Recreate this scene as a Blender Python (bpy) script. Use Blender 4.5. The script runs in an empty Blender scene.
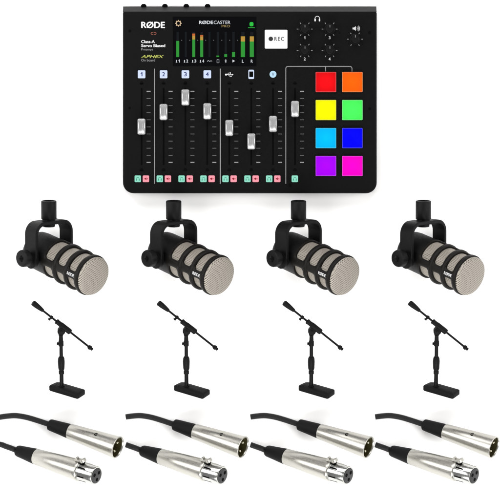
import bpy, bmesh, math, random
from mathutils import Vector, Matrix
random.seed(7)
S = 0.00144                      # one layout unit in metres (the console is 0.36 m wide)
D = 6000.0                       # camera height in layout units
sc = bpy.context.scene
COL = sc.collection
V = Vector

def P(x, y, z=0.0):              # layout x right, y down, z up from the white table
    return V((x - 250.0, 250.0 - y, z))

# ------------------------------------------------------------------ materials
def lin(c):
    c /= 255.0
    return c / 12.92 if c <= 0.04045 else ((c + 0.055) / 1.055) ** 2.4
def rgb(r, g, b): return (lin(r), lin(g), lin(b), 1.0)

def mat(name, base, rough=0.5, metal=0.0, spec=0.5, emis=None, estr=1.0, bump=None, rvar=None, aniso=0.0, coat=0.0, cvar=None):
    m = bpy.data.materials.new(name); m.use_nodes = True
    nt = m.node_tree; b = nt.nodes['Principled BSDF']
    b.inputs['Base Color'].default_value = base
    b.inputs['Roughness'].default_value = rough
    b.inputs['Metallic'].default_value = metal
    b.inputs['Specular IOR Level'].default_value = spec
    b.inputs['Anisotropic'].default_value = aniso
    b.inputs['Coat Weight'].default_value = coat
    if emis:
        b.inputs['Emission Color'].default_value = emis
        b.inputs['Emission Strength'].default_value = estr
    tc = nt.nodes.new('ShaderNodeTexCoord')
    if bump:
        sc_, st, dist = bump
        n = nt.nodes.new('ShaderNodeTexNoise'); n.inputs['Scale'].default_value = sc_; n.inputs['Detail'].default_value = 4
        bp = nt.nodes.new('ShaderNodeBump'); bp.inputs['Strength'].default_value = st; bp.inputs['Distance'].default_value = dist
        nt.links.new(tc.outputs['Object'], n.inputs['Vector']); nt.links.new(n.outputs['Fac'], bp.inputs['Height'])
        nt.links.new(bp.outputs['Normal'], b.inputs['Normal'])
    if rvar:
        sc_, lo, hi = rvar
        n = nt.nodes.new('ShaderNodeTexNoise'); n.inputs['Scale'].default_value = sc_; n.inputs['Detail'].default_value = 6
        mr = nt.nodes.new('ShaderNodeMapRange'); mr.inputs['From Min'].default_value = .3; mr.inputs['From Max'].default_value = .7
        mr.inputs['To Min'].default_value = lo; mr.inputs['To Max'].default_value = hi
        nt.links.new(tc.outputs['Object'], n.inputs['Vector']); nt.links.new(n.outputs['Fac'], mr.inputs['Value'])
        nt.links.new(mr.outputs['Result'], b.inputs['Roughness'])
    if cvar:
        sc_, c2 = cvar
        n = nt.nodes.new('ShaderNodeTexNoise'); n.inputs['Scale'].default_value = sc_; n.inputs['Detail'].default_value = 5
        cr = nt.nodes.new('ShaderNodeMix'); cr.data_type = 'RGBA'
        cr.inputs['A'].default_value = base; cr.inputs['B'].default_value = c2
        nt.links.new(tc.outputs['Object'], n.inputs['Vector']); nt.links.new(n.outputs['Fac'], cr.inputs['Factor'])
        nt.links.new(cr.outputs['Result'], b.inputs['Base Color'])
    return m

def g(v): return (v, v, v, 1)
M = {}
M['table'] = mat('white_sweep', (0.93, 0.925, 0.915, 1), 0.85, spec=0.1)
M['console'] = mat('console_black', g(0.0034), 0.52, spec=0.05, rvar=(300, .42, .62), bump=(9000, .25, .0001))
M['rear'] = mat('rear_lit_black', g(0.022), 0.5, spec=0.12, bump=(6000, .2, .0001))  # console's black paint, base colour lightened to stand for sheen on the slope
M['screen'] = mat('screen_glass', (0.0012, 0.0013, 0.0017, 1), 0.15, spec=0.10)
M['slot'] = mat('slot_black', g(0.0008), 0.7, spec=0.03)
M['ink'] = mat('white_ink', g(0.52), 0.6)
M['ink_dim'] = mat('grey_ink', g(0.075), 0.6)
M['ink_line'] = mat('line_ink', g(0.17), 0.6)
M['ink_dark'] = mat('dark_ink', g(0.0022), 0.6, spec=.02)
M['ink_aphex'] = mat('lime_ink', rgb(142, 146, 62), 0.6)
M['ink_orange'] = mat('rust_ink', rgb(100, 40, 16), 0.6)
def em(name, c, s=1.0): return mat(name, (c[0]*.02, c[1]*.02, c[2]*.02, 1), 0.45, spec=.08, emis=c, estr=s)
M['s_white'] = em('screen_white', rgb(215, 220, 225))
M['s_gold'] = em('screen_gold', rgb(150, 132, 84))
M['s_gear'] = em('screen_cream', rgb(216, 186, 148))
M['s_green'] = em('screen_green', rgb(44, 190, 66))
M['s_bar'] = em('screen_bar', rgb(46, 148, 54))
M['s_amber'] = em('screen_amber', rgb(186, 146, 62))
M['s_orange'] = em('screen_orange', rgb(196, 102, 52))
M['s_dim'] = em('screen_groove', rgb(15, 19, 23))
M['s_dot'] = em('screen_dot', rgb(105, 108, 110))
M['b_white'] = em('button_lit_white', rgb(214, 226, 250))
M['b_blue'] = em('button_lit_blue', rgb(190, 226, 248))
M['b_navy'] = em('button_figure_blue', rgb(52, 62, 120))
M['b_rec'] = em('record_lit_white', rgb(250, 250, 250))
M['b_recdark'] = mat('record_black', g(0.005), .5)
M['b_recgrey'] = mat('record_grey', g(0.02), .5)
M['b_mint'] = em('solo_lit_mint', rgb(146, 224, 200))
M['b_mintd'] = em('solo_figure', rgb(52, 140, 112))
M['b_pink'] = em('mute_lit_pink', rgb(250, 158, 172))
M['b_pinkd'] = em('mute_figure', rgb(150, 22, 40))
M['rim'] = mat('pad_rim', g(0.55), .35)
pads = [('red', 255, 14, 24), ('orange', 255, 100, 8), ('yellow', 250, 250, 0), ('green', 76, 250, 96), ('cyan', 0, 190, 255), ('blue', 0, 0, 250), ('violet', 172, 0, 252), ('magenta', 255, 0, 206)]
def padmat(n, r, gg, b):
    c = rgb(r, gg, b); m = mat('pad_' + n, (c[0]*.04, c[1]*.04, c[2]*.04, 1), .4, spec=.05, emis=c, estr=1)
    nt = m.node_tree; bs = nt.nodes['Principled BSDF']        # the lamp under the rubber pad shows as a warm centre
    tc = nt.nodes.new('ShaderNodeTexCoord'); gr = nt.nodes.new('ShaderNodeTexGradient'); gr.gradient_type = 'SPHERICAL'
    mp = nt.nodes.new('ShaderNodeMapping'); k = 1 / (11 * S); mp.inputs['Scale'].default_value = (k, k, k)
    mr = nt.nodes.new('ShaderNodeMapRange'); mr.inputs['To Min'].default_value = .70 if n == 'red' else .9; mr.inputs['To Max'].default_value = 1.12
    nt.links.new(tc.outputs['Object'], mp.inputs['Vector']); nt.links.new(mp.outputs['Vector'], gr.inputs['Vector'])
    nt.links.new(gr.outputs['Fac'], mr.inputs['Value']); nt.links.new(mr.outputs['Result'], bs.inputs['Emission Strength'])
    return m
M['fader'] = mat('fader_silver', g(0.40), 0.25, metal=0.65, spec=.5, rvar=(900, .2, .32))
M['fader_mark'] = mat('fader_groove', g(0.20), .5)
M['knob'] = mat('knob_black', g(0.0030), .5, spec=.10)
M['mic'] = mat('mic_black', g(0.0016), 0.44, spec=0.15, bump=(7000, .35, .0002), rvar=(500, .4, .58))
M['cage'] = mat('cage_black', (0.0036, 0.0029, 0.0024, 1), 0.45, spec=0.14, bump=(7000, .35, .0002))
M['rubber'] = mat('stand_black', g(0.0018), 0.5, spec=0.12, bump=(5000, .3, .0002), rvar=(700, .45, .7))
M['tube'] = mat('tube_black', g(0.0018), 0.5, spec=0.10)
M['boot'] = mat('boot_rubber', g(0.0026), 0.6, spec=0.12, bump=(4000, .4, .0002))
M['cable'] = mat('cable_jacket', g(0.0026), 0.42, spec=0.18, bump=(1300, .8, .0006), cvar=(900, g(0.010)))
M['print'] = mat('jacket_print', g(0.055), 0.6)
M['plugdark'] = mat('plug_inside', rgb(50, 46, 24), 0.5, spec=.2)
M['insert'] = mat('plug_insert', g(0.034), 0.5, spec=.2)
M['hole'] = mat('pin_hole', g(0.002), 0.8, spec=.05)
M['pin'] = mat('pin_metal', rgb(228, 222, 200), 0.25, metal=1)

def metal(name, base, rough, stretch):
    m = mat(name, base, rough, metal=1.0)
    nt = m.node_tree; b = nt.nodes['Principled BSDF']
    tc = nt.nodes.new('ShaderNodeTexCoord'); mp = nt.nodes.new('ShaderNodeMapping'); mp.inputs['Scale'].default_value = stretch
    n = nt.nodes.new('ShaderNodeTexNoise'); n.inputs['Scale'].default_value = 1.0; n.inputs['Detail'].default_value = 5
    nt.links.new(tc.outputs['UV'], mp.inputs['Vector']); nt.links.new(mp.outputs['Vector'], n.inputs['Vector'])
    mr = nt.nodes.new('ShaderNodeMapRange'); mr.inputs['To Min'].default_value = rough - .05; mr.inputs['To Max'].default_value = rough + .07
    mr.inputs['From Min'].default_value = .3; mr.inputs['From Max'].default_value = .7
    nt.links.new(n.outputs['Fac'], mr.inputs['Value']); nt.links.new(mr.outputs['Result'], b.inputs['Roughness'])
    bp = nt.nodes.new('ShaderNodeBump'); bp.inputs['Strength'].default_value = .05; bp.inputs['Distance'].default_value = .000008
    nt.links.new(n.outputs['Fac'], bp.inputs['Height']); nt.links.new(bp.outputs['Normal'], b.inputs['Normal'])
    return m
M['nickel'] = metal('nickel_satin', rgb(180, 178, 171), 0.30, (3, 90, 1))
M['chrome'] = metal('nickel_bright', rgb(184, 184, 181), 0.17, (3, 20, 1))

def grille_mat():
    m = mat('wire_mesh', rgb(190, 178, 164), .5, metal=.2)
    nt = m.node_tree; b = nt.nodes['Principled BSDF']; L = nt.links.new
    tc = nt.nodes.new('ShaderNodeTexCoord'); sp = nt.nodes.new('ShaderNodeSeparateXYZ'); L(tc.outputs['UV'], sp.inputs[0])
    def mth(op, a, c=None):
        n = nt.nodes.new('ShaderNodeMath'); n.operation = op
        for i, v in enumerate((a, c)):
            if v is None: continue
            if isinstance(v, (int, float)): n.inputs[i].default_value = v
            else: L(v, n.inputs[i])
        return n.outputs[0]
    # uv is in layout units: woven wire, pitch 1.9 units
    su = mth('SINE', mth('MULTIPLY', sp.outputs[0], 2 * math.pi / 1.5)); sv = mth('SINE', mth('MULTIPLY', sp.outputs[1], 2 * math.pi / 1.5))
    h = mth('MULTIPLY', su, sv)
    holes = mth('MAXIMUM', mth('SUBTRACT', mth('MULTIPLY', mth('ADD', su, 1), mth('ADD', sv, 1)), 1.5), 0.0)
    f = mth('MINIMUM', mth('MULTIPLY', holes, 1.0), 1.0)
    mx = nt.nodes.new('ShaderNodeMix'); mx.data_type = 'RGBA'
    mx.inputs['A'].default_value = rgb(148, 141, 131); mx.inputs['B'].default_value = rgb(30, 26, 23)
    L(f, mx.inputs['Factor']); L(mx.outputs['Result'], b.inputs['Base Color'])
    bp = nt.nodes.new('ShaderNodeBump'); bp.inputs['Strength'].default_value = .5; bp.inputs['Distance'].default_value = .0006
    L(mth('SUBTRACT', mth('MULTIPLY', h, .4), f), bp.inputs['Height']); L(bp.outputs['Normal'], b.inputs['Normal'])
    return m
M['mesh'] = grille_mat()

# ------------------------------------------------------------------ mesh builder (layout units)
class MB:
    def __init__(s): s.v = []; s.f = []; s.uv = {}; s.mi = []; s.mats = []; s.cur = 0
    def mat(s, m):
        if m not in s.mats: s.mats.append(m)
        s.cur = s.mats.index(m); return s
    def addf(s, idx, uv=None):
        s.f.append(tuple(idx)); s.mi.append(s.cur)
        if uv: s.uv[len(s.f) - 1] = uv
    def addv(s, *pts):
        b = len(s.v); s.v.extend(V(p) for p in pts); return b
    # loops of equal count joined by quads
    def loft(s, loops, cap0=True, cap1=True, closed=True, uvs=None):
        n = len(loops[0]); bs = [s.addv(*l) for l in loops]
        for i in range(len(loops) - 1):
            for j in range(n if closed else n - 1):
                k = (j + 1) % n
                u = None
                if uvs:
                    u0, u1 = uvs[i], uvs[i + 1]; a0, a1 = j / n, (j + 1) / n
                    u = ((u0, a0), (u0, a1), (u1, a1), (u1, a0))
                s.addf((bs[i] + j, bs[i] + k, bs[i + 1] + k, bs[i + 1] + j), u)
        if cap0: s.addf([bs[0] + j for j in range(n)][::-1])
        if cap1: s.addf([bs[-1] + j for j in range(n)])
    def lathe(s, o, ax, prof, n=48, cap0=True, cap1=True, ref=None, uv=False):
        ax = V(ax).normalized(); e1, e2 = frame(ax, ref)
        loops = []; us = []
        for (t, r) in prof:
            c = V(o) + ax * t; r = max(r, 1e-4); us.append(t / 10.0)
            loops.append([c + (e1 * math.cos(a) + e2 * math.sin(a)) * r for a in (2 * math.pi * j / n for j in range(n))])
        s.loft(loops, cap0, cap1, uvs=us if uv else None)
    def tube(s, pts, r, n=14, cap=True):
        pts = [V(p) for p in pts]; loops = []; e1 = None
        for i, p in enumerate(pts):
            t = (pts[min(i + 1, len(pts) - 1)] - pts[max(i - 1, 0)]).normalized()
            if e1 is None: e1, _ = frame(t)
            e1 = (e1 - t * e1.dot(t)).normalized(); e2 = t.cross(e1)
            rr = r[i] if isinstance(r, (list, tuple)) else r
            loops.append([p + (e1 * math.cos(a) + e2 * math.sin(a)) * rr for a in (2 * math.pi * j / n for j in range(n))])
        s.loft(loops, cap, cap)
    # rounded rectangle prism lying flat: centre, half sizes, corner radius, z0..z1, bevel b
    def slab(s, cx, cy, w, h, r, z0, z1, b=0.0, T=None, seg=6):
        def ring(ins, z):
            hw, hh = w / 2 - ins, h / 2 - ins; rr = max(r - ins, 0.02); out = []
            for (sx, sy, a0) in ((1, 1, 0), (-1, 1, 90), (-1, -1, 180), (1, -1, 270)):
                for k in range(seg + 1):
                    a = math.radians(a0 + 90 * k / seg)
                    out.append(V((cx + sx * (hw - rr) + rr * math.cos(a), cy + sy * (hh - rr) + rr * math.sin(a), z)))
            return out
        L = [ring(0, z0)]
        if b > 0:
            for k in range(4):
                a = math.radians(90 * k / 3); L.append(ring(b * (1 - math.cos(a)), z1 - b + b * math.sin(a)))
        else: L.append(ring(0, z1))
        if T: L = [[T @ p for p in l] for l in L]
        s.loft(L)
    def box(s, o, ax, ay, az, b=0.0):          # centred at o with half-vectors
        o, ax, ay, az = V(o), V(ax), V(ay), V(az)
        T = Matrix((ax.normalized(), ay.normalized(), az.normalized())).transposed().to_4x4(); T.translation = o
        s.slab(0, 0, 2 * ax.length, 2 * ay.length, max(b, .05), -az.length, az.length, b, T=T, seg=3)
    def text(s, txt, x0, x1, yb, cap, z=0.1, bold=0.0, shear=0.0, T=None, th=0.12, space=1.0):
        if txt == '1':                       # a figure one with its flag
            o = x0; w = x1 - x0
            pts = [(.48, 0), (.92, 0), (.92, 1), (.55, 1), (.02, .72), (.12, .50), (.48, .70)]
            f_ = lambda q: T @ q if T else q
            s.loft([[f_(V((o + a * w, yb + b * cap, z_))) for a, b in pts] for z_ in (z, z + th)]); return
        if bold:                             # heavier strokes: the same letters laid a hair apart
            w = bold * cap * 1.1
            for n_, (dx, dy) in enumerate(((-w, 0), (w, 0), (0, w * .6), (0, -w * .6))):
                s.text(txt, x0 + w + dx, x1 - w + dx, yb + dy + w * .6, cap - 1.2 * w, z - .012 * n_, 0, shear, T, th, space)
            return
        k = s.glyphs(txt, 0.0, shear, space)
        vs, fs = k
        xs = [p.x for p in vs]; a, b_ = min(xs), max(xs)
        hcap = CAPH
        bi = len(s.v)
        for p in vs:
            q = V((x0 + (p.x - a) / (b_ - a) * (x1 - x0), yb + p.y / hcap * cap, z + (th if p.z > 0 else 0)))
            s.v.append(T @ q if T else q)
        for f in fs: s.addf([bi + i for i in f])
    _c = {}
    def glyphs(s, txt, bold, shear, space):
        key = (txt, bold, shear, space)
        if key not in MB._c:
            cu = bpy.data.curves.new('lettering', 'FONT'); cu.body = txt; cu.shear = shear; cu.space_character = space
            cu.extrude = 0.01; cu.resolution_u = 4; cu.size = 1
            ob = bpy.data.objects.new('lettering', cu); COL.objects.link(ob)
            dg = bpy.context.evaluated_depsgraph_get(); dg.update()
            me = ob.evaluated_get(dg).to_mesh()
            MB._c[key] = ([v.co.copy() for v in me.vertices], [tuple(f.vertices) for f in me.polygons])
            ob.evaluated_get(dg).to_mesh_clear(); bpy.data.objects.remove(ob); bpy.data.curves.remove(cu)
        return MB._c[key]
    def build(s, name, parent=None, origin=None, angle=35, label=None):
        me = bpy.data.meshes.new(name); o0 = V(origin) if origin is not None else V((0, 0, 0))
        me.from_pydata([(p - o0) * S for p in s.v], [], s.f)
        for m in s.mats: me.materials.append(m)
        me.polygons.foreach_set('material_index', s.mi)
        if s.uv:
            ul = me.uv_layers.new(name='UVMap')
            for fi, uv in s.uv.items():
                for li, c in zip(me.polygons[fi].loop_indices, uv): ul.data[li].uv = c
        me.polygons.foreach_set('use_smooth', [True] * len(me.polygons))
        bm = bmesh.new(); bm.from_mesh(me); bmesh.ops.recalc_face_normals(bm, faces=bm.faces) if not s.uv else None; bm.to_mesh(me); bm.free()
        me.set_sharp_from_angle(angle=math.radians(angle)); me.update()
        ob = bpy.data.objects.new(name, me); COL.objects.link(ob)
        if parent: ob.parent = parent
        ob.location = o0 * S
        if label: ob['label'] = label
        return ob
CAPH = 0.69
def frame(ax, ref=None):
    ax = V(ax).normalized(); r = V(ref) if ref is not None else (V((0, 0, 1)) if abs(ax.z) < .9 else V((1, 0, 0)))
    e1 = (r - ax * r.dot(ax)).normalized(); return e1, ax.cross(e1)
def thing(name, label, cat, loc, group=None):
    o = bpy.data.objects.new(name, None); COL.objects.link(o); o.location = V(loc) * S; o.empty_display_size = .02
    o['label'] = label; o['category'] = cat
    if group: o['group'] = group
    return o
def dup(o, parent=None):
    c = o.copy(); COL.objects.link(c)
    if parent is not None: c.parent = parent
    for ch in list(o.children): dup(ch, c)
    return c
def catmull(pts, n=10):
    P_ = [V(p) for p in pts]; out = []
    P_ = [P_[0] * 2 - P_[1]] + P_ + [P_[-1] * 2 - P_[-2]]
    for i in range(1, len(P_) - 2):
        for k in range(n):
            t = k / n; a, b, c, d = P_[i - 1:i + 3]
            out.append(.5 * ((2 * b) + (c - a) * t + (2 * a - 5 * b + 4 * c - d) * t * t + (3 * b - a - 3 * c + d) * t ** 3))
    out.append(P_[-2]); return out

# ------------------------------------------------------------------ setting: the white surface
mb = MB().mat(M['table']); mb.slab(0, 0, 3400, 3400, 30, -20, 0, 0)
t = mb.build('table_surface'); t['kind'] = 'structure'; t['label'] = 'seamless white surface under all the gear'

# ------------------------------------------------------------------ console
CZ = 19.0
con = thing('mixing_console', 'black podcast mixing console with coloured pads, white faders and a level meter screen', 'mixing console', (0, 0, 0))
kz = 1 - CZ / D
def cx(x): return (x - 250) * kz
def cy(y): return (250 - y) * kz
# body: sharp rear corners, rounded front corners, chamfered rear edge
mb = MB().mat(M['console'])
def outline(ins, ytop):
    x0, x1, y1 = cx(122.9) + ins, cx(376.8) - ins, cy(193.2) + ins; r = 10.5 - ins; out = []
    rt = 1.2
    for (px, py, a0, rr) in ((x1, ytop, 0, rt), (x0, ytop, 90, rt), (x0, y1, 180, r), (x1, y1, 270, r)):
        for k in range(9):
            a = math.radians(a0 + 90 * k / 8); sx = 1 if px == x1 else -1; sy = 1 if py == ytop else -1
            out.append((px - sx * rr + rr * math.cos(a), py - sy * rr + rr * math.sin(a)))
    return out
yr = cy(12.0)
L = [[V((x, y, z)) for x, y in outline(i, yr)] for i, z in ((1.6, 1.5), (.4, 2.5), (0, 4), (0, CZ - 2.2), (.25, CZ - 1.1), (.8, CZ - .35), (1.7, CZ))]
mb.loft(L)
body = mb.build('body', con, angle=50)
# rear sloping panel whose lighter band is caught light put into its colour
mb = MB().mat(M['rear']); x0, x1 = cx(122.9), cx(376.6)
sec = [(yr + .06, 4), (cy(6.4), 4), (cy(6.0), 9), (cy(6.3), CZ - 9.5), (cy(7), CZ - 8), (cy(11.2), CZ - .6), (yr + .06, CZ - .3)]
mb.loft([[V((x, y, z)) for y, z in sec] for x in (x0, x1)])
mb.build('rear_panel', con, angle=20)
# jack lugs behind
for x in (143.5, 164.8, 186.2, 207.5):
    mb = MB().mat(M['slot']); c = V((cx(x), cy(6.1), CZ - 10))
    mb.lathe(c, (0, 1, 0), [(0, 2.9), (1.4, 2.6), (2.3, 1.6), (2.6, 1.5)], 24)
    mb.build('jack_socket', con)
def TZ(z=0): return Matrix.Translation((0, 0, CZ + z))
# rubber feet under the console
for x, y in ((140, 25), (360, 25), (140, 178), (360, 178)):
    mb = MB().mat(M['rubber']); mb.lathe((cx(x), cy(y), 0), (0, 0, 1), [(0, 6), (.5, 6.6), (1.6, 6.6)], 24); mb.build('rubber_foot', con)
# screw recesses
for x, y, r in ((129.8, 31, 1.5), (129.6, 108, 1.3), (290, 185.2, 1.7), (369.5, 32.7, 1.6), (369.8, 108.8, 1.5), (339.8, 33.2, .6)):
    mb = MB().mat(M['ink_dark']); mb.lathe((cx(x), cy(y), CZ - .05), (0, 0, 1), [(0, r), (.12, r)], 20); mb.build('screw_recess', con)
# printed lettering
mb = MB().mat(M['ink'])
def tx(b, s, x0, x1, yb, cap, **k): b.text(s, cx(x0), cx(x1), cy(yb), cap, z=CZ + k.pop('dz', .08), **k)
tx(mb, 'RØDE', 141.2, 165, 28.1, 6.4, bold=.045)
tx(mb, 'Class-A', 141.2, 154.8, 43.1, 3.0, bold=.03)
tx(mb, 'Servo Biased', 141.2, 165.2, 47.1, 3.0, bold=.03)
mb.mat(M['ink_line'])
tx(mb, 'Preamps', 141.2, 153, 50.4, 2.2)
tx(mb, 'On board', 141.2, 155, 61.4, 2.4)
mb.mat(M['ink_aphex']); tx(mb, 'APHEX', 141, 164, 58.0, 3.0, bold=.03, shear=.3)
mb.mat(M['ink_orange'])
for xo in (-1.3, 1.3):
    mb.tube([(cx(153.6 + xo) + 1.25 * math.cos(a), cy(33.4) + 1.1 * math.sin(a), CZ + .12) for a in [math.radians(40 + 280 * k / 10 + (180 if xo > 0 else 0)) for k in range(11)]], .4, 6)
mb.build('printed_lettering', con)
# dividers, icons, ticks : flat ink strips
def strip(b, x0, y0, x1, y1, w, dz=.06):
    p, q = V((cx(x0), cy(y0), 0)), V((cx(x1), cy(y1), 0)); d = (q - p)
    n = V((-d.y, d.x, 0)).normalized() * w / 2
    b.loft([[p - n + V((0, 0, CZ - .05)), p + n + V((0, 0, CZ - .05)), p + n + V((0, 0, CZ + dz)), p - n + V((0, 0, CZ + dz))],
            [q - n + V((0, 0, CZ - .05)), q + n + V((0, 0, CZ - .05)), q + n + V((0, 0, CZ + dz)), q - n + V((0, 0, CZ + dz))]])
def poly(b, pts, w, dz=.06, closed=False):
    pts = [V((cx(x), cy(y), CZ + dz)) for x, y in pts]
    if closed: pts = pts + [pts[0]]
    b.tube([p - V((0, 0, w * .25)) for p in pts], w / 2, 6)
def arcp(x, y, r, a0, a1, n=12, ry=None):
    return [(x + r * math.cos(math.radians(a0 + (a1 - a0) * k / n)), y - (ry or r) * math.sin(math.radians(a0 + (a1 - a0) * k / n))) for k in range(n + 1)]
mb = MB().mat(M['ink_line'])
strip(mb, 154.5, 68.7, 154.5, 183.8, .75); mb.build('divider_line', con)
mb = MB().mat(M['ink_line']); strip(mb, 220.3, 68.7, 220.3, 183.8, .9); mb.build('divider_line', con)
mb = MB().mat(M['ink_line'])
#(mb, 220.3, 68.7, 220.3, 183.8, .9)
poly(mb, [(285.8, 183.8), (285.8, 68.6)] + arcp(288, 68.6, 2.2, 180, 90, 6) + [(349.8, 66.4)] + arcp(349.8, 68.6, 2.2, 90, 0, 6) + [(352, 71.6)], .85)
strip(mb, 325.6, 66.6, 325.6, 71.4, .8)
mb.build('divider_line', con)
FX = [141.6, 163.6, 185.4, 207.3, 229.3, 251.3, 273.0, 295.0]
FY = [126.7, 112.1, 97.5, 111.3, 128.0, 141.4, 124.0, 109.0]
for i, x in enumerate(FX):
    mb = MB().mat(M['slot']); mb.slab(cx(x), cy(126.5), 1.7, 77, .8, CZ - .1, CZ + .05); mb.build('fader_slot', con)
    mb = MB()
    for k in range(11):
        mb.mat(M['ink_line'] if k in (0, 10) else M['ink_dim'])
        strip(mb, x + 5, 91.4 + 7.1 * k, x + 9, 91.4 + 7.1 * k, 1.0 if k in (0, 10) else .55)
    mb.build('scale_marks', con)
    # dark cue icons above and below the slot
    for yy in (83, 169.8):
        mb = MB().mat(M['ink_dark'])
        mb.lathe((cx(x), cy(yy), CZ - .05), (0, 0, 1), [(0, 1.7), (.11, 1.7)], 16)
        strip(mb, x - 2.2, yy + .9, x + 2.2, yy + .9, .7)
        mb.build('cue_mark', con)
    # fader cap: sculpted, raised rails at both ends and a dished middle
    y = FY[i]; mb = MB().mat(M['fader'])
    zb = CZ + 1.4
    loops = []
    n = 28
    for k in range(n + 1):
        yy = -8.2 + 16.4 * k / n; a = abs(yy) / 8.2
        top = 5.2 + 1.9 * (a ** 2) - 3.4 * max(0, (a - .86) / .14) ** 2.2
        hw = 4.05 - 1.5 * max(0, (a - .80) / .20) ** 2.2
        loops.append([V((cx(x) + u * hw, cy(y) + yy, zb + w)) for u, w in ((-1, 0), (-1, top - 2.2), (-.9, top - .9), (-.68, top - .25), (-.3, top - .7), (0, top - .85), (.3, top - .7), (.68, top - .25), (.9, top - .9), (1, top - 2.2), (1, 0))])
    mb.loft(loops); f = mb.build('fader', con, angle=60)
    mb = MB().mat(M['slot']); mb.box((cx(x), cy(y), CZ + .7), (.5, 0, 0), (0, 2.2, 0), (0, 0, .8)); mb.build('fader_stem', f)
    # lit buttons under the slot
    if i < 7: btns = (('solo_button', x - 3.8, 'b_mint', 'b_mintd'), ('mute_button', x + 4.3, 'b_pink', 'b_pinkd'))
    else: btns = (('solo_button', x - .2, 'b_mint', 'b_mintd'),)
    for nm, bx, m1, m2 in btns:
        mb = MB().mat(M[m1]); mb.slab(cx(bx), cy(178.8), 6.3, 6.6, .9, CZ - .2, CZ + .9, .25)
        b = mb.build(nm, con)
        mb = MB().mat(M[m2])
        if nm == 'solo_button':
            z = CZ + .9
            mb.tube([(cx(bx) + 1.5 * math.cos(a), cy(178.9) + 1.5 * math.sin(a), z) for a in [math.radians(-20 + 220 * k / 10) for k in range(11)]], .22, 6)
            for s_ in (-1.4, 1.4): mb.slab(cx(bx) + s_, cy(179.9), .8, 1.5, .3, z - .1, z + .12)
        else:
            z = CZ + .9
            mb.loft([[V((cx(bx) + u, cy(178.8) + w, zz)) for u, w in ((-1.5, .55), (-.6, .55), (.5, 1.5), (.5, -1.5), (-.6, -.55), (-1.5, -.55))] for zz in (z - .05, z + .1)])
            for s_ in (-.6, .6): mb.box((cx(bx) + 1.4, cy(178.8), z + .03), (.55, .55 * (1 if s_ > 0 else -1), 0), (-.12, .12 * (1 if s_ > 0 else -1), 0), (0, 0, .07))
        mb.build('icon', b)
# numbered channel buttons
for i in range(4):
    x = FX[i]; mb = MB().mat(M['b_white']); mb.slab(cx(x), cy(74.3), 7.5, 7.9, .9, CZ - .2, CZ + 1.0, .3); b = mb.build('channel_button', con)
    mb = MB().mat(M['b_navy']); w = (2.1 if i == 0 else 2.9)
    mb.text(str(i + 1), cx(x) - w / 2, cx(x) + w / 2, cy(76.3), 4.1, z=CZ + 1.0, bold=.03); mb.build('numeral', b)
# usb icon
mb = MB().mat(M['ink']); x = 229.3
poly(mb, [(x - 3.6, 74.6), (x + 3.2, 74.6)], .55)
poly(mb, [(x - 2, 74.6), (x - .8, 73.0), (x + .8, 73.0)], .5); poly(mb, [(x - 1, 74.6), (x + .3, 76.2), (x + 1.6, 76.2)], .5)
mb.lathe((cx(x - 3.3), cy(74.6), CZ), (0, 0, 1), [(0, .95), (.1, .95)], 16); mb.lathe((cx(x + 1), cy(73), CZ), (0, 0, 1), [(0, .6), (.1, .6)], 12)
mb.slab(cx(x + 1.8), cy(76.2), 1, 1, .1, CZ, CZ + .1)
mb.loft([[V((cx(x + 2.9), cy(73.7), z)), V((cx(x + 4.1), cy(74.6), z)), V((cx(x + 2.9), cy(75.5), z))] for z in (CZ, CZ + .1)])
mb.build('usb_symbol', con)
# phone button
mb = MB().mat(M['b_white']); mb.slab(cx(251.2), cy(74.4), 5.6, 9.2, 1.1, CZ - .1, CZ + .8, .25); b = mb.build('phone_button', con)
mb = MB().mat(M['slot']); mb.slab(cx(251.2), cy(74.3), 3.9, 5.6, .2, CZ + .7, CZ + .86); mb.build('icon', b)
# bluetooth button
mb = MB().mat(M['b_blue']); mb.lathe((cx(273), cy(74.3), CZ - .1), (0, 0, 1), [(0, 3.4), (.9, 3.4), (1.1, 3.2)], 32); b = mb.build('bluetooth_button', con)
mb = MB().mat(M['b_navy']); z = CZ + 1.0
pp = [(-1.0, 1.0), (1.0, -.9), (0, -1.8), (0, 1.8), (1.0, .9), (-1.0, -1.0)]
mb.tube([(cx(273) + a, cy(74.3) + c, z) for a, c in pp], .17, 6); mb.build('icon', b)
# record button
mb = MB().mat(M['b_rec']); mb.slab(cx(276.1), cy(39.2), 22.6, 18.7, .9, CZ - .2, CZ + 1.2, .35); rb = mb.build('record_button', con)
mb = MB().mat(M['b_recdark']); mb.lathe((cx(270.8), cy(38.9), CZ + 1.15), (0, 0, 1), [(0, 2.25), (.15, 2.25)], 32)
mb.mat(M['b_recgrey']); mb.text('REC', cx(274.4), cx(284), cy(40.8), 3.9, z=CZ + 1.2, space=1.35, bold=.03); mb.build('lettering', rb)
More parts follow.
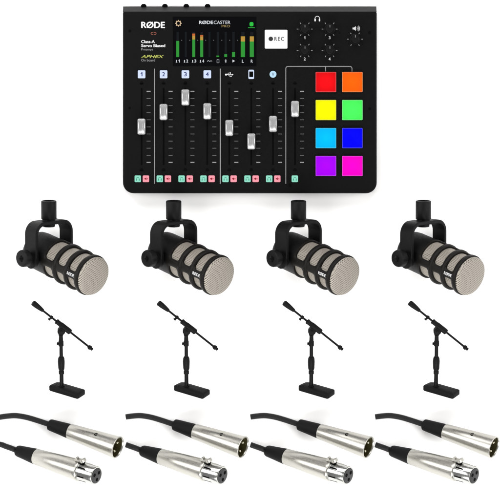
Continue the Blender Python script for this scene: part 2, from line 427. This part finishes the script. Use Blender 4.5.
# pads
k = 0
for r, (y0, y1) in enumerate(((72, 92.1), (100.2, 119.9), (128.2, 148.0), (156.1, 175.9))):
    for c_, (xa, xb) in enumerate(((315.7, 336.1), (342.1, 362.5))):
        n_, R_, G_, B_ = pads[k]; k += 1
        o = V((cx((xa + xb) / 2), cy((y0 + y1) / 2), 0))
        mb = MB().mat(padmat(n_, R_, G_, B_)); mb.slab(o.x, o.y, 19.4, 19.0, .5, CZ - .2, CZ + 2.2, .3)
        pd = mb.build('pad_button', con, origin=o + V((0, 0, CZ + 2.2)), label='glowing %s square sound pad' % n_)
        mb = MB(); mm = 'pad_surround_' + n_
        col = rgb(min(255, R_ * .7 + 90), min(255, G_ * .7 + 90), min(255, B_ * .7 + 90))
        M[mm] = mat(mm, (col[0]*.45, col[1]*.45, col[2]*.45, 1), .4, spec=.1)
        mb.mat(M[mm]); mb.slab(o.x, o.y, 20.5, 20.1, .8, CZ - .2, CZ + 1.9, .2)
        e = mb.build('pad_surround', pd, origin=V((0, 0, 0)));  e.location = -(o + V((0, 0, CZ + 2.2))) * S
# knobs
def knob(x, y, icon):
    mb = MB().mat(M['knob'])
    o = (cx(x), cy(y), CZ - .1); loops = []
    for (h_, r_) in ((0, 5.4), (.5, 5.6), (1.2, 5.3), (1.4, 4.5), (7.5, 4.15), (8.4, 3.9), (8.9, 3.3), (8.8, .05)):
        loops.append([V(o) + V((math.cos(a) * rr, math.sin(a) * rr, h_)) for a, rr in ((2 * math.pi * j / 72, r_ * (1 + (.035 * (j % 3 == 0) if 1.3 < h_ < 8 else 0))) for j in range(72))])
    mb.loft(loops); kb = mb.build('knob', con, angle=30)
    mb = MB().mat(M['ink_line']); mb.box((cx(x) + .2, cy(y) + 2.6, CZ + 8.9), (.26, 0, 0), (0, 1.2, 0), (0, 0, .12)); mb.build('pointer', kb)
    mb = MB().mat(M['ink_line'])
    for a in (0, 180, 54, 126, -56, -124):
        ca, sa = math.cos(math.radians(a)), math.sin(math.radians(a))
        strip(mb, x + 6.3 * ca, y - 6.3 * sa, x + 7.9 * ca, y - 7.9 * sa, .65)
    if icon: mb.mat(M['ink']).text(icon, cx(x) - .5 * (1.5 if icon == '1' else 1.9), cx(x) + .5 * (1.5 if icon == '1' else 1.9), cy(y + 10), 2.9, z=CZ + .06, bold=.03)
    mb.build('dial_marks', con)
for x, y, ic in ((304.7, 29.1, '1'), (329.6, 29.1, '3'), (304.7, 50.4, '2'), (329.6, 50.4, '4'), (355, 39.2, None)): knob(x, y, ic)
mb = MB().mat(M['ink'])     # headphones and loudspeaker symbols
poly(mb, arcp(317.3, 18.9, 2.4, 0, 180, 14, 2.7), .6)
for s_ in (-2.2, 2.2): mb.slab(cx(317.3 + s_), cy(20), 1.3, 2.7, .5, CZ, CZ + .12)
mb.loft([[V((cx(356) + u, cy(28.5) + w, z)) for u, w in ((-3.4, .9), (-2, .9), (-.2, 2.3), (-.2, -2.3), (-2, -.9), (-3.4, -.9))] for z in (CZ, CZ + .1)])
for r_ in (1.3, 2.5, 3.6): poly(mb, arcp(356, 28.5, r_, -48, 48, 8), .5)
mb.build('volume_symbol', con)
# screen
mb = MB().mat(M['screen']); mb.slab(cx(214.6), cy(41.5), 83.6, 49.6, .8, CZ - .2, CZ + .12, .05); scr = mb.build('screen', con)
zs = CZ + .14
mb = MB().mat(M['s_white'])
mb.text('RØDE', cx(199), cx(213.2), cy(24.0), 3.3, z=zs, bold=.045, th=.05); mb.text('CASTER', cx(213.8), cx(230.4), cy(24.0), 3.3, z=zs, th=.05)
for lab, x in (('1', 179.2), ('2', 187.2), ('3', 195.3), ('4', 203.2)):
    w = 1.4 if lab == '1' else 1.9
    mb.text(lab, cx(x) - w / 2, cx(x) + w / 2, cy(62.5), 3.0, z=zs, bold=.03, th=.05)
    mb.slab(cx(x - 2.7), cy(61.0), .9, 1.9, .4, zs, zs + .05); strip(mb, x - 3.4, 62.4, x - 2, 62.4, .4, .2)
for lab, x in (('L', 242.9), ('R', 251.8)): mb.text(lab, cx(x) - 1, cx(x) + 1, cy(62.7), 3.1, z=zs, bold=.02, th=.05)
mb.loft([[V((cx(233.6) - 1.1, cy(61) + 1.4, z)), V((cx(233.6) + 1.3, cy(61), z)), V((cx(233.6) - 1.1, cy(61) - 1.4, z))] for z in (zs, zs + .05)])
poly(mb, [(207.2, 61.4), (208.4, 60.5), (209.6, 61.4), (211, 60.8), (212, 61.2)], .5, .2)
poly(mb, [(217, 59.6), (219, 59.6), (219, 62.8), (217, 62.8)], .4, .2, True)
poly(mb, [(224.9, 60.2), (226.5, 62), (225.7, 62.9), (225.7, 59.3), (226.5, 60.2), (224.9, 62)], .35, .2)
mb.build('display_lettering', scr)
mb = MB().mat(M['s_gold']); mb.text('PRO', cx(221.6), cx(230), cy(27.3), 2.3, z=zs, bold=.02, th=.05); mb.build('display_lettering', scr)
mb = MB().mat(M['s_gear']); gx, gy = cx(178.4), cy(23.3)
mb.tube([(gx + 2.1 * math.cos(a), gy + 2.1 * math.sin(a), zs) for a in [2 * math.pi * k / 24 for k in range(25)]], .42, 6)
for k in range(8):
    a = 2 * math.pi * k / 8; c, s_ = math.cos(a), math.sin(a); mb.box((gx + 2.8 * c, gy + 2.8 * s_, zs), (.45 * c, .45 * s_, 0), (-.4 * s_, .4 * c, 0), (0, 0, .12))
mb.build('gear_icon', scr)
mb = MB().mat(M['s_green']); mb.slab(cx(251.5), cy(24.2), 3.9, 4.2, 1.4, zs, zs + .06); mb.slab(cx(251.4), cy(27.7), 6.6, .5, .1, zs, zs + .06); mb.build('status_light', scr)
for x, w, segs in ((177.7, 2.9, ((41, 57, 's_bar'),)), (185.8, 2.4, ()), (193.7, 2.9, ((39.5, 57, 's_bar'), (35.8, 39.5, 's_amber'), (33.6, 35.8, 's_orange'))), (201.7, 2.9, ((40.2, 57, 's_bar'), (36.6, 40.2, 's_amber'), (35, 36.6, 's_orange'))),
                   (209.5, 2.4, ()), (217.8, 2.7, ((55.6, 57, 's_bar'),)), (225.7, 2.7, ((54.2, 57, 's_bar'),)), (233.5, 2.9, ((52, 57, 's_bar'),)), (242.9, 4.2, ((41.5, 57, 's_bar'), (36.4, 41.5, 's_amber'))), (251.8, 4.0, ((41.5, 57, 's_bar'), (36.4, 41.5, 's_amber')))):
    mb = MB().mat(M['s_dim']); mb.slab(cx(x), cy(44.5), w * .8, 25, .2, zs - .05, zs)
    mb.mat(M['s_dot'])
    if x < 240: mb.slab(cx(x + 4), cy(40.3), .8, .8, .2, zs - .05, zs + .02)
    for a, b_, mm in segs: mb.mat(M[mm]); mb.slab(cx(x), cy((a + b_) / 2), w, b_ - a - .02, .1, zs - .02, zs + .05)
    mb.build('level_meter', scr)

# ------------------------------------------------------------------ broadcast microphone
d = V((.69, -.32, .65)).normalized(); U = V((0, .99, .14)).normalized()
Pv = d.cross(U).normalized()               # towards the clamp knob (left and up to the lens)
U = Pv.cross(d); U = V((0, .99, .14)); U = (U - Pv * U.dot(Pv)).normalized()
if Pv.x > 0: Pv = -Pv
Q = Pv.cross(U)
if Q.x < 0: Q = -Q
mic = thing('broadcast_microphone', '', 'microphone', (48 - 250, 250 - 254, 0), 'microphones in the middle row')
C0 = V((0, 0, 28.5))
R = 20.0; Lf = 65.0
e1, e2 = frame(d, Pv)
def cyl(s, th, r): return C0 + d * s + (e1 * math.cos(th) + e2 * math.sin(th)) * r
mb = MB().mat(M['mic'])
mb.lathe(C0, d, [(-22, .1), (-22, 13), (-21.6, 15.5), (-20, 17.4), (-17, 18.6), (-12, 19.2), (8, 19.4), (11.2, 19.6), (11.8, 18.9), (13, 18.7)], 72, ref=Pv)
mb.build('body', mic)
# cage with three rows of rounded windows
mb = MB().mat(M['cage'])
rows = [(13.4, 26.0), (31.5, 43.0), (48.2, 59.2)]       # window axial extents
edges = [10.8, 28.7, 45.6, Lf]
nb = 3; bar_half = math.radians(12.0); th0 = math.radians(196) 
BARS = [math.radians(a) for a in (0, 90, 180, 270)]
TH_BAR = None
def window_cell(s0, s1, w0, w1, ta, tb, ba):
    n = 16; K = 6
    inn = []; out = []
    cs, ct = (w0 + w1) / 2, (ta + tb) / 2; hs, ht = (w1 - w0) / 2, (tb - ta) / 2 - ba
    cr_s = 3.6; cr_t = 3.6 / R
    for (ss, st, a0) in ((1, 1, 0), (-1, 1, 90), (-1, -1, 180), (1, -1, 270)):
        for k in range(K + 1):
            a = math.radians(a0 + 90 * k / K)
            inn.append((cs + ss * (hs - cr_s) + cr_s * math.cos(a), ct + st * (ht - cr_t) + cr_t * math.sin(a)))
            out.append((s1 if ss > 0 else s0, tb if st > 0 else ta))
    # subdivide long straight sides (theta direction) so that they follow the cylinder
    def densify(a, b):
        A, B = [], []
        m = len(a)
        for i in range(m):
            j = (i + 1) % m; A.append(a[i]); B.append(b[i])
            if abs(a[j][1] - a[i][1]) > .2:
                for q in range(1, 26):
                    t_ = q / 26; A.append((a[i][0] + (a[j][0] - a[i][0]) * t_, a[i][1] + (a[j][1] - a[i][1]) * t_)); B.append((b[i][0] + (b[j][0] - b[i][0]) * t_, b[i][1] + (b[j][1] - b[i][1]) * t_))
        return A, B
    I, O = densify(inn, out)
    # corners of the rectangle: spread the outer samples along theta to stay on the surface
    def mix(a, b, t_): return (a[0] + (b[0] - a[0]) * t_, a[1] + (b[1] - a[1]) * t_)
    loops = []
    for t_, rr in ((0, R), (.4, R), (.8, R), (1, R - .5)):
        loops.append([cyl(*mix(o_, i_, t_), rr) for o_, i_ in zip(O, I)])
    loops.append([cyl(i_[0], i_[1], R - 1.2) for i_ in I]); loops.append([cyl(i_[0], i_[1], R - 3.2) for i_ in I])
    mb.loft(loops, False, False)
# the bar that faces down and to the lens carries the name
bar_dir = None
TB = [0, 0, 0, 0]
base_th = math.radians(312)
def best_theta():                                   # surface direction that reads just below the axis
    best = None
    for k in range(720):
        th = 2 * math.pi * k / 720; n_ = (e1 * math.cos(th) + e2 * math.sin(th))
        tgt = V((-.36, -.66, .50)).normalized()
        v = n_.dot(tgt)
        if best is None or v > best[0]: best = (v, th)
    return best[1]
tb0 = 0.0                                # the bar lies in line with the clamp knob
for q in range(nb):
    ta = tb0 + q * 2 * math.pi / nb
    for (w0, w1), s0, s1 in zip(rows, edges[:-1], edges[1:]):
        window_cell(s0, s1, w0, w1, ta, ta + 2 * math.pi / nb, math.radians(11))
mb.build('cage', mic, angle=40)
# raised rings
for s_ in (29.0, 45.7):
    mb = MB().mat(M['cage']); mb.lathe(C0, d, [(s_ - 2.3, R - .3), (s_ - 1.9, R + .5), (s_ - 1.0, R + .95), (s_ + 1.0, R + .95), (s_ + 1.9, R + .5), (s_ + 2.3, R - .3)], 72, False, False, ref=Pv); mb.build('ring', mic)
mb = MB().mat(M['cage']); s_ = Lf - 3
mb.lathe(C0, d, [(s_ - 3.2, R - .3), (s_ - 2.7, R + .4), (s_ - 1.6, R + .9), (s_ + .6, R + .9), (s_ + 1.5, R + .6), (s_ + 1.9, R - .1), (s_ + 1.9, R - .8)], 72, False, False, ref=Pv); mb.build('ring', mic)
# wire mesh inside
mb = MB().mat(M['mesh'])
n = 96; Rg = R - 2.2
prev = None
segs = [11.5 + i * 2.5 for i in range(21)]
for s_ in segs:
    row = mb.addv(*[cyl(s_, 2 * math.pi * j / n, Rg) for j in range(n)])
    if prev is not None:
        for j in range(n):
            k_ = (j + 1) % n; a0, a1 = j * 2 * math.pi / n * Rg, (j + 1) * 2 * math.pi / n * Rg
            mb.addf((prev[0] + j, row + j, row + k_, prev[0] + k_), [(prev[1], a0), (s_, a0), (s_, a1), (prev[1], a1)])
    prev = (row, s_)
# front dome in planar uv
prev = None; dome = [(Lf - 2.0, Rg + 2.0), (Lf + .6, Rg + 2.0), (Lf + 1.9, Rg + 1.4), (Lf + 2.8, Rg + .2), (Lf + 3.4, Rg - 2), (Lf + 4.0, Rg - 6), (Lf + 4.4, Rg - 11), (Lf + 4.5, .01)]
for (s_, r_) in dome:
    row = mb.addv(*[cyl(s_, 2 * math.pi * j / n, r_) for j in range(n)])
    if prev is not None:
        for j in range(n):
            k_ = (j + 1) % n; a0, a1 = j * 2 * math.pi / n, (j + 1) * 2 * math.pi / n
            f2 = lambda a, r: (r * math.cos(a + .5), r * math.sin(a + .5))
            mb.addf((prev[0] + j, row + j, row + k_, prev[0] + k_), [f2(a0, prev[1]), f2(a0, r_), f2(a1, r_), f2(a1, prev[1])])
    prev = (row, r_)
mb.build('wire_grille', mic, angle=60)
# name on the bar
nrm = (e1 * math.cos(tb0) + e2 * math.sin(tb0)); upv = nrm.cross(d)
T = Matrix((d, upv, nrm)).transposed().to_4x4(); T.translation = C0 + d * 53.6 + nrm * (R + .05)
mb = MB().mat(M['ink']); mb.text('RØDE', -5.2, 5.2, -1.5, 3.1, z=0, bold=.03, T=T); mb.build('lettering', mic)
# yoke
RY = 23.6; wb = 8.3; thk = 1.9
path = [(-RY, -3), (-RY, 8), (-RY, 16), (-RY, 23)]
cr = 10.5; topu = 33.0
path = [(-RY, -3), (-RY, 8), (-RY, topu - cr)] + [(-RY + cr - cr * math.cos(math.radians(a)), topu - cr + cr * math.sin(math.radians(a))) for a in range(10, 91, 10)]
path = path + [(-x_, y_) for x_, y_ in path[::-1]]
mb = MB().mat(M['mic']); loops = []
for i, (a, b_) in enumerate(path):
    p0 = V((path[max(i - 1, 0)][0], path[max(i - 1, 0)][1], 0)); p1 = V((path[min(i + 1, len(path) - 1)][0], path[min(i + 1, len(path) - 1)][1], 0))
    t_ = (p1 - p0).normalized(); nn = Pv * (-t_.y) + U * t_.x
    c = C0 + Pv * a + U * b_
    loops.append([c + nn * u * thk + Q * w * wb for u, w in ((-1, -.92), (-.6, -1), (.6, -1), (1, -.92), (1, .92), (.6, 1), (-.6, 1), (-1, .92))])
mb.loft(loops)
for sg in (-1, 1): mb.lathe(C0 + Pv * sg * (RY - 1.5) - U * 3, Pv * sg, [(-.5, wb - .1), (-.3, wb + .1), (3.2, wb + .1), (3.5, wb - .3)], 36)
yoke = mb.build('yoke', mic, angle=40)
# pivots and clamp knobs
for sg in (1, -1):
    mb = MB().mat(M['mic'])
    mb.lathe(C0, Pv * sg, [(17.5, 6), (RY - 1.5, 6)], 32)
    mb.build('pivot', mic)
mb = MB().mat(M['mic']); o = C0 + Pv * RY
nk = 60; loops = []; k1, k2 = frame(Pv)
for (h_, r_) in ((1.7, 5), (6.4, 5.2), (6.9, 8.0), (7.4, 8.6), (12.2, 8.7), (13.6, 8.2), (14.1, 7.1), (13.9, 3.2), (13.1, 2.6), (12.5, 2.4), (12.5, .05)):
    loops.append([o + Pv * h_ + (k1 * math.cos(a) + k2 * math.sin(a)) * rr for a, rr in ((2 * math.pi * j / nk, r_ * (1 - (.03 if 7.3 < h_ < 12.3 and j % 3 == 0 else 0))) for j in range(nk))])
mb.loft(loops); kn = mb.build('clamp_knob', mic, angle=35)
mb = MB().mat(M['hole']); mb.lathe(o + Pv * 12.52, Pv, [(0, 1.5), (.1, 1.5)], 6); mb.build('hex_recess', kn)
mb = MB().mat(M['mic']); mb.lathe(C0 - Pv * RY, -Pv, [(1.4, 4.4), (3.0, 4.3), (3.4, 3.8)], 32); mb.build('pivot_bolt', mic)
# threaded mount on the yoke
mb = MB().mat(M['mic']); o = C0
mb.lathe(o, U, [(28.3, 5.6), (28.8, 6.1), (31.0, 6.1), (31.4, 5.9)], 40); mb.lathe(o, U, [(34.5, 6.3), (35.5, 6.3), (35.9, 6.6), (36.0, 7.3), (36.6, 7.7), (53.6, 7.7), (54.3, 7.3), (54.4, 6.0), (48, 5.6), (48, .05)], 48)
mb.build('thread_mount', mic)

# ------------------------------------------------------------------ short boom stand
st = thing('boom_stand', '', 'microphone stand', (61.3 - 250, 250 - 387, 0), 'boom stands in the third row')
te = math.asin(.428); SU = V((0, math.cos(te), math.sin(te))); SX = V((1, 0, 0)); SA = V((0, math.sin(te), -math.cos(te)))
Z0 = 24.0; SO = V((0, 0, Z0))
def st3(x, u, a=0): return SO + SX * x + SU * u + SA * a
def spx(x, y, a=0):                  # picture position -> point at depth a
    return st3(x - 61.3, ((387 - y) - a * math.sin(te)) / math.cos(te), a)
phi = math.radians(38.3); B1 = (SX * math.cos(phi) - SA * math.sin(phi)); B2 = (SX * math.sin(phi) + SA * math.cos(phi))
mb = MB().mat(M['rubber'])
bc = SO + B1 * 6.0
T = Matrix((B1, B2, SU)).transposed().to_4x4(); T.translation = bc
# footprint with rounded ends, narrower towards the far right, gently domed top
def foot(ins, z, sh=1.0):
    out = []
    for (px, py, rr, a0) in ((17.0, 10.0, 2.2, 0), (-17.6, 7.4, 4.6, 90), (-18.2, -6.8, 3.0, 180), (17.8, -4.0, 2.2, 270)):
        sx = 1 if px > 0 else -1; sy = 1 if py > 0 else -1; rr2 = max(rr - ins, .3)
        for k in range(7):
            a = math.radians(a0 + 15 * k)
            out.append(T @ V((px - sx * (ins + rr2) + rr2 * math.cos(a), py - sy * (ins + rr2) + rr2 * math.sin(a), z)))
    return out
mb.loft([foot(.6, -5.3), foot(0, -4.7), foot(0, -.8), foot(.5, -.1), foot(1.4, .4), foot(4.5, .9)])
mb.build('base', st, angle=50)
mb = MB().mat(M['tube']); mb.lathe(st3(0, 0), SU, [(0, 3.2), (1.6, 3.0), (2.0, 2.1), (46, 1.75)], 28); mb.build('pole', st)
mb = MB().mat(M['rubber']); mb.lathe(st3(0, 0), SU, [(14.2, 2.2), (14.6, 2.7), (17.6, 2.7), (18.2, 2.2), (18.9, 2.2), (19.4, 2.9), (21, 3.2), (28, 3.45), (31.5, 3.2), (33, 2.6), (33.4, 1.9)], 32); mb.build('clutch_grip', st)
mb = MB().mat(M['rubber']); mb.lathe(st3(0, 0), SU, [(45.2, 1.9), (45.6, 2.6), (50.4, 2.6), (51, 2.2), (56, 2.0), (58, 2.6)], 28)
mb.lathe(st3(0, 47.6), -SX + SA * .15, [(2, 1.0), (2.6, 1.0), (2.8, 1.4), (3.8, 1.5), (4.1, 1.1)], 20); mb.build('tube_collar', st)
bd = (spx(92, 348.6) - spx(34.2, 302.3)).normalized(); pc = spx(61.8, 331)
mb = MB().mat(M['rubber']); mb.lathe(pc + SA * 2.6, -SA, [(0, 3.2), (.4, 3.9), (4.6, 3.9), (5.2, 3.2), (5.4, 1.4), (6.2, 1.4), (6.4, .1)], 36)
up_b = bd.cross(SA).normalized()
if up_b.y < 0: up_b = -up_b
mb.box(pc + SU * 1.5 + up_b * .5, bd * 2.6, up_b * 3.6, SA * 2.0, .6)
mb.build('swivel_joint', st)
ck = spx(63.8, 326.8)
mb = MB().mat(M['rubber'])
e_a, e_b = up_b, SA
def rbox(s): return
mb.lathe(ck - bd * 9.4, bd, [(0, 1.6), (.3, 2.5), (1.2, 2.8), (2.2, 2.5), (5.6, 2.5), (6.2, 2.85), (17.0, 2.95), (18.4, 2.8), (19.0, 1.8)], 28)
mb.build('boom_clamp', st)
ba, bb = spx(34.2, 302.3), spx(92, 348.6)
off = ck - (ba + bd * (ck - ba).dot(bd))
ba += off; bb += off; LL = (bb - ba).length
mb = MB().mat(M['tube']); mb.lathe(ba, bd, [(4, 1.05), (LL - 1, 1.05)], 20); mb.build('boom_rod', st)
mb = MB().mat(M['rubber']); mb.lathe(ba, bd, [(0, 1.5), (.3, 2.5), (1.0, 2.85), (5, 2.75), (9.5, 2.3), (13.6, 1.7), (14, 1.2)], 28); mb.build('counterweight', st)
mb = MB().mat(M['rubber']); mb.lathe(ba + bd * 23.3, bd, [(0, 1.3), (.2, 1.8), (2.4, 1.8), (2.6, 1.3)], 20)
mb.lathe(ba + bd * 24.5, -up_b, [(1.4, .8), (2.4, .8), (2.6, 1.4), (3.6, 1.4), (3.8, 1.0)], 16); mb.build('stop_screw', st)
mb = MB().mat(M['rubber']); mb.lathe(bb, bd, [(-4.4, 1.2), (-4.0, 1.9), (-2.6, 2.3), (-1.4, 2.3), (-1.2, 1.5), (1.0, 1.5), (1.2, 1.1)], 24); mb.build('thread_tip', st)

# ------------------------------------------------------------------ balanced cable with two plugs
cab = thing('microphone_cable', '', 'audio cable', (-250 + 62, 250 - 450, 0), 'cables in the bottom row')
RO = V((62 - 250, 250 - 450, 0))
def cp(x, y, z): return P(x, y, z) - RO
zc = .42; pr = math.sqrt(1 - zc * zc); zf = .56; pf = math.sqrt(1 - zf * zf)
dm = V((.9535, -.3013, 0)) * pr + V((0, 0, zc)); df = V((.9617, -.2740, 0)) * pf + V((0, 0, zf))
def plug_tail(pts, name):
    pl = catmull(pts, 10); mb = MB().mat(M['cable']); mb.tube(pl, 2.75, 16); return mb.build(name, cab)
# male
mo = cp(69.8, 431.5, 13.0)
Lm = 50.8 / pr
mb = MB().mat(M['nickel'])
mb.lathe(mo, dm, [(-.6, 6.3), (-.2, 7.4), (.4, 7.75), (Lm * .5, 9.6), (Lm - 1.0, 11.4), (Lm - .3, 11.5), (Lm, 11.2), (Lm, 10.4), (Lm - .5, 10.0), (Lm - 1.5, 9.9), (Lm - 16, 9.6)], 80, False, False, uv=True)
shell = mb.build('male_plug_shell', cab, angle=50)
mb = MB().mat(M['plugdark']); mb.lathe(mo, dm, [(Lm - 1.5, 9.85), (Lm - 15, 9.6), (Lm - 15.2, 9.3), (Lm - 15.2, .05)], 64, False, False); mb.build('socket_floor', shell)
m1, m2 = frame(dm, (0, 1, 0))
for a in (60, 180, 300):
    c = mo + dm * (Lm - 15.2) + (m1 * math.cos(math.radians(a + 20)) + m2 * math.sin(math.radians(a + 20))) * 5.2
    mb = MB().mat(M['pin']); mb.lathe(c, dm, [(0, 1.35), (11.5, 1.35), (12.3, 1.0), (12.6, .4), (12.7, .02)], 20); mb.build('contact_pin', shell)
# key rib inside and screw recess outside
mb = MB().mat(M['plugdark']); c = mo + dm * (Lm - 6) + m1 * 9.0; mb.box(c, dm * 5, m2 * 1.3, m1 * .9, .2); mb.build('key_rib', shell)
hn = (V((0.20, .50, .84)) - dm * V((0.20, .50, .84)).dot(dm)).normalized(); hs_ = 29.5 / pr
mb = MB().mat(M['hole']); mb.lathe(mo + dm * hs_ + hn * 9.2, hn, [(0, 1.9), (.75, 1.9)], 20); mb.mat(M['chrome']).lathe(mo + dm * hs_ + hn * 9.2, hn, [(0, 1.2), (.85, 1.2)], 16); mb.build('set_screw', shell)
bl = 22.3 / pr
mb = MB().mat(M['boot']); mb.lathe(mo, dm, [(-bl, 3.2), (-bl + .2, 4.4), (-bl + 1.0, 5.5), (-bl + 2.5, 5.9), (-12, 6.6), (-2, 7.4), (.3, 7.5), (.5, 6)], 40)
mb.build('strain_relief', cab)
ms = mo - dm * bl
# female
fo = cp(36.3, 456.6, 15.5); Lg = 47.5 / pf
mb = MB().mat(M['nickel'])
mb.lathe(fo, df, [(-.6, 6.8), (-.2, 7.7), (.5, 8.1), (Lg * .5, 9.7), (Lg - 4, 10.9), (Lg - .8, 11.0), (Lg - .2, 10.8), (Lg, 10.4), (Lg, 9.2)], 80, False, False, uv=True)
fs = mb.build('female_plug_shell', cab, angle=50)
Ln = 16.0 / pf
mb = MB().mat(M['chrome'])
mb.lathe(fo + df * Lg, df, [(-1, 9.9), (1.2, 9.9), (1.3, 9.6), (Ln - .5, 9.35), (Ln, 9.0), (Ln, 8.0), (Ln - 1, 7.85)], 80, False, False, uv=True); nose = mb.build('plug_nose', fs, angle=40)
f1, f2_ = frame(df, (0, 1, 0))
mb = MB().mat(M['insert'])
mb.lathe(fo + df * Lg, df, [(Ln - 3, 7.95), (Ln - .2, 7.95), (Ln + .4, 7.8), (Ln + .6, 7.4), (Ln + .6, .05)], 64, False, False); ins = mb.build('plug_insert', fs)
for a in (80, 200, 320):
    c = fo + df * (Lg + Ln + .62) + (f1 * math.cos(math.radians(a)) + f2_ * math.sin(math.radians(a))) * 4.1
    mb = MB().mat(M['hole']); mb.lathe(c, df, [(0, 1.9), (.08, 1.9)], 20); mb.build('contact_hole', ins)
# slots in the nose: dark narrow openings
for a in (-18, 62, 118, 158, 205):
    nn = (f1 * math.cos(math.radians(a)) + f2_ * math.sin(math.radians(a))); tt = df.cross(nn)
    mb = MB().mat(M['hole']); mb.box(fo + df * (Lg + 6.0) + nn * 9.35, df * 4.4, tt * .75, nn * .35, .1); mb.build('nose_slot', nose)
# latch
ln_ = (V((.05, .80, .55)) - df * V((.05, .80, .55)).dot(df)).normalized(); lt = df.cross(ln_)
mb = MB().mat(M['nickel'])
mb.box(fo + df * (Lg - .6) + ln_ * 12.4, df * 4.6, lt * 2.4, ln_ * 1.0, .3)
mb.box(fo + df * (Lg + 4.2) + ln_ * 13.3, (df + ln_ * .5) * 1.5, lt * 3.0, (ln_ - df * .5) * 1.5, .4)
mb.box(fo + df * (Lg - 3.2) + ln_ * 13.6, (df - ln_ * .2) * 1.0, lt * 2.2, (ln_ + df * .2) * 1.2, .3)
mb.mat(M['hole']).box(fo + df * (Lg + 1.6) + ln_ * 10.7, df * 3.4, lt * 1.9, ln_ * .9, .1)
mb.build('release_latch', fs)
bl2 = 20.6 / pf
mb = MB().mat(M['boot']); mb.lathe(fo, df, [(-bl2, 3.2), (-bl2 + .2, 4.4), (-bl2 + 1.0, 5.3), (-bl2 + 2.5, 5.8), (-12, 6.8), (-2, 7.9), (.3, 8.1), (.5, 6)], 40)
mb.build('strain_relief', cab)
fs2 = fo - df * bl2
a_end = cp(0.6, 417.4, 3.0); b_end = cp(.6, 445.0, 3.0)
top_pts = [a_end, cp(8, 416.4, 3), cp(16, 416.1, 3), cp(26, 417.7, 3), cp(37, 420.9, 3.2), ms + dm * .3 + V((0, 0, .3)), ms + dm * 3]
low_pts = [b_end, cp(5, 446.6, 3), cp(10, 448.3, 3.5), fs2 + df * .3, fs2 + df * 3]
GROUPS_M = 'microphones in the middle row'
cab_first = None
# copies for the second to fourth cable are cut where the photograph cuts them; the first one loops on out of view
cab2 = dup(cab); cab2_root = cab2
loop_ = [cp(.6, 417.4, 3), cp(-14, 420, 3), cp(-27, 427, 3), cp(-31, 434, 3), cp(-26, 440.5, 3), cp(-12, 443, 3), cp(.6, 445, 3)]
full = list(reversed(top_pts[1:])) + loop_ + low_pts[1:]
mb = MB().mat(M['cable']); mb.tube(catmull(full, 10), 2.75, 16); mb.build('cable_jacket', cab)
for pts in (top_pts, low_pts):
    mb = MB().mat(M['cable']); mb.tube(catmull(pts, 10), 2.75, 16); mb.build('cable_jacket', cab2)

# ------------------------------------------------------------------ the four of each
where = ['leftmost', 'second from the left', 'third from the left', 'rightmost']
step = 125.0
mics, stands, cabs = [mic], [st], [cab, cab2]
for i in range(1, 4): mics.append(dup(mic)); stands.append(dup(st))
for i in range(2, 4): cabs.append(dup(cab2))
ML = ['black microphone with beige mesh grille, leftmost of the four in the row under the console',
      'black microphone with beige mesh, second from the left, under the left half of the console',
      'black microphone with beige mesh, third from the left, under the right half of the console',
      'black microphone with beige mesh grille, rightmost of the four in the row under the console']
SL = ['small black boom stand on a block base, leftmost of the four stands',
      'small black boom stand on a block base, second of the four stands from the left',
      'small black boom stand on a block base, third of the four stands from the left',
      'small black boom stand on a block base, rightmost of the four stands']
CL = ['leftmost cable with silver male and female plugs, its black lead running off the picture edge',
      'black cable with two silver plugs, second from the left in the bottom row',
      'black cable with two silver plugs, third from the left in the bottom row',
      'rightmost of the four black cables with two silver plugs in the bottom row']
for i in range(4):
    for lst, lab in ((mics, ML), (stands, SL), (cabs, CL)):
        o = lst[i]; o['label'] = lab[i]
        x_, y_, zf_ = {'m': (48.6 - 250, -4.9, .993), 's': (61.3 - 250, -137.0, .994), 'c': (62 - 250, -200.0, .9975)}['msc'[(mics, stands, cabs).index(lst)]]
        o.location = V(((x_ + step * i) * zf_, y_ * zf_, 0)) * S      # spacing measured at the table, below the raised parts

# ------------------------------------------------------------------ camera, lamps, world
cam = bpy.data.cameras.new('camera'); co = bpy.data.objects.new('camera', cam); COL.objects.link(co)
co.location = (0, 0, D * S); cam.sensor_width = 36; cam.lens = 36 * D / 500.0; cam.clip_end = 100; cam.clip_start = .1
sc.camera = co
w = bpy.data.worlds.new('World'); sc.world = w; w.use_nodes = True
w.node_tree.nodes['Background'].inputs['Color'].default_value = (1, 1, 1, 1)
w.node_tree.nodes['Background'].inputs['Strength'].default_value = 0.30
def area(name, loc, target, sx, sy, power, col=(1, 1, 1)):
    l = bpy.data.lights.new(name, 'AREA'); l.shape = 'RECTANGLE'; l.size = sx; l.size_y = sy; l.energy = power; l.color = col
    o = bpy.data.objects.new(name, l); COL.objects.link(o); o.location = loc
    o.rotation_euler = (V(target) - V(loc)).to_track_quat('-Z', 'Y').to_euler(); return o
area('softbox', (-.3, 1.9, 1.7), (0, 0, 0), 3.0, 1.3, 60)
area('softbox', (2.1, .1, 1.5), (0, 0, 0), 1.2, 2.4, 42)
area('softbox', (-2.1, .1, 1.5), (0, 0, 0), 1.2, 2.4, 42)
area('softbox', (0, -2.0, 1.4), (0, 0, 0), 3.0, .9, 78)
sc.view_settings.view_transform = 'Standard'; sc.view_settings.look = 'None'
sc.view_settings.exposure = 0; sc.view_settings.gamma = 1
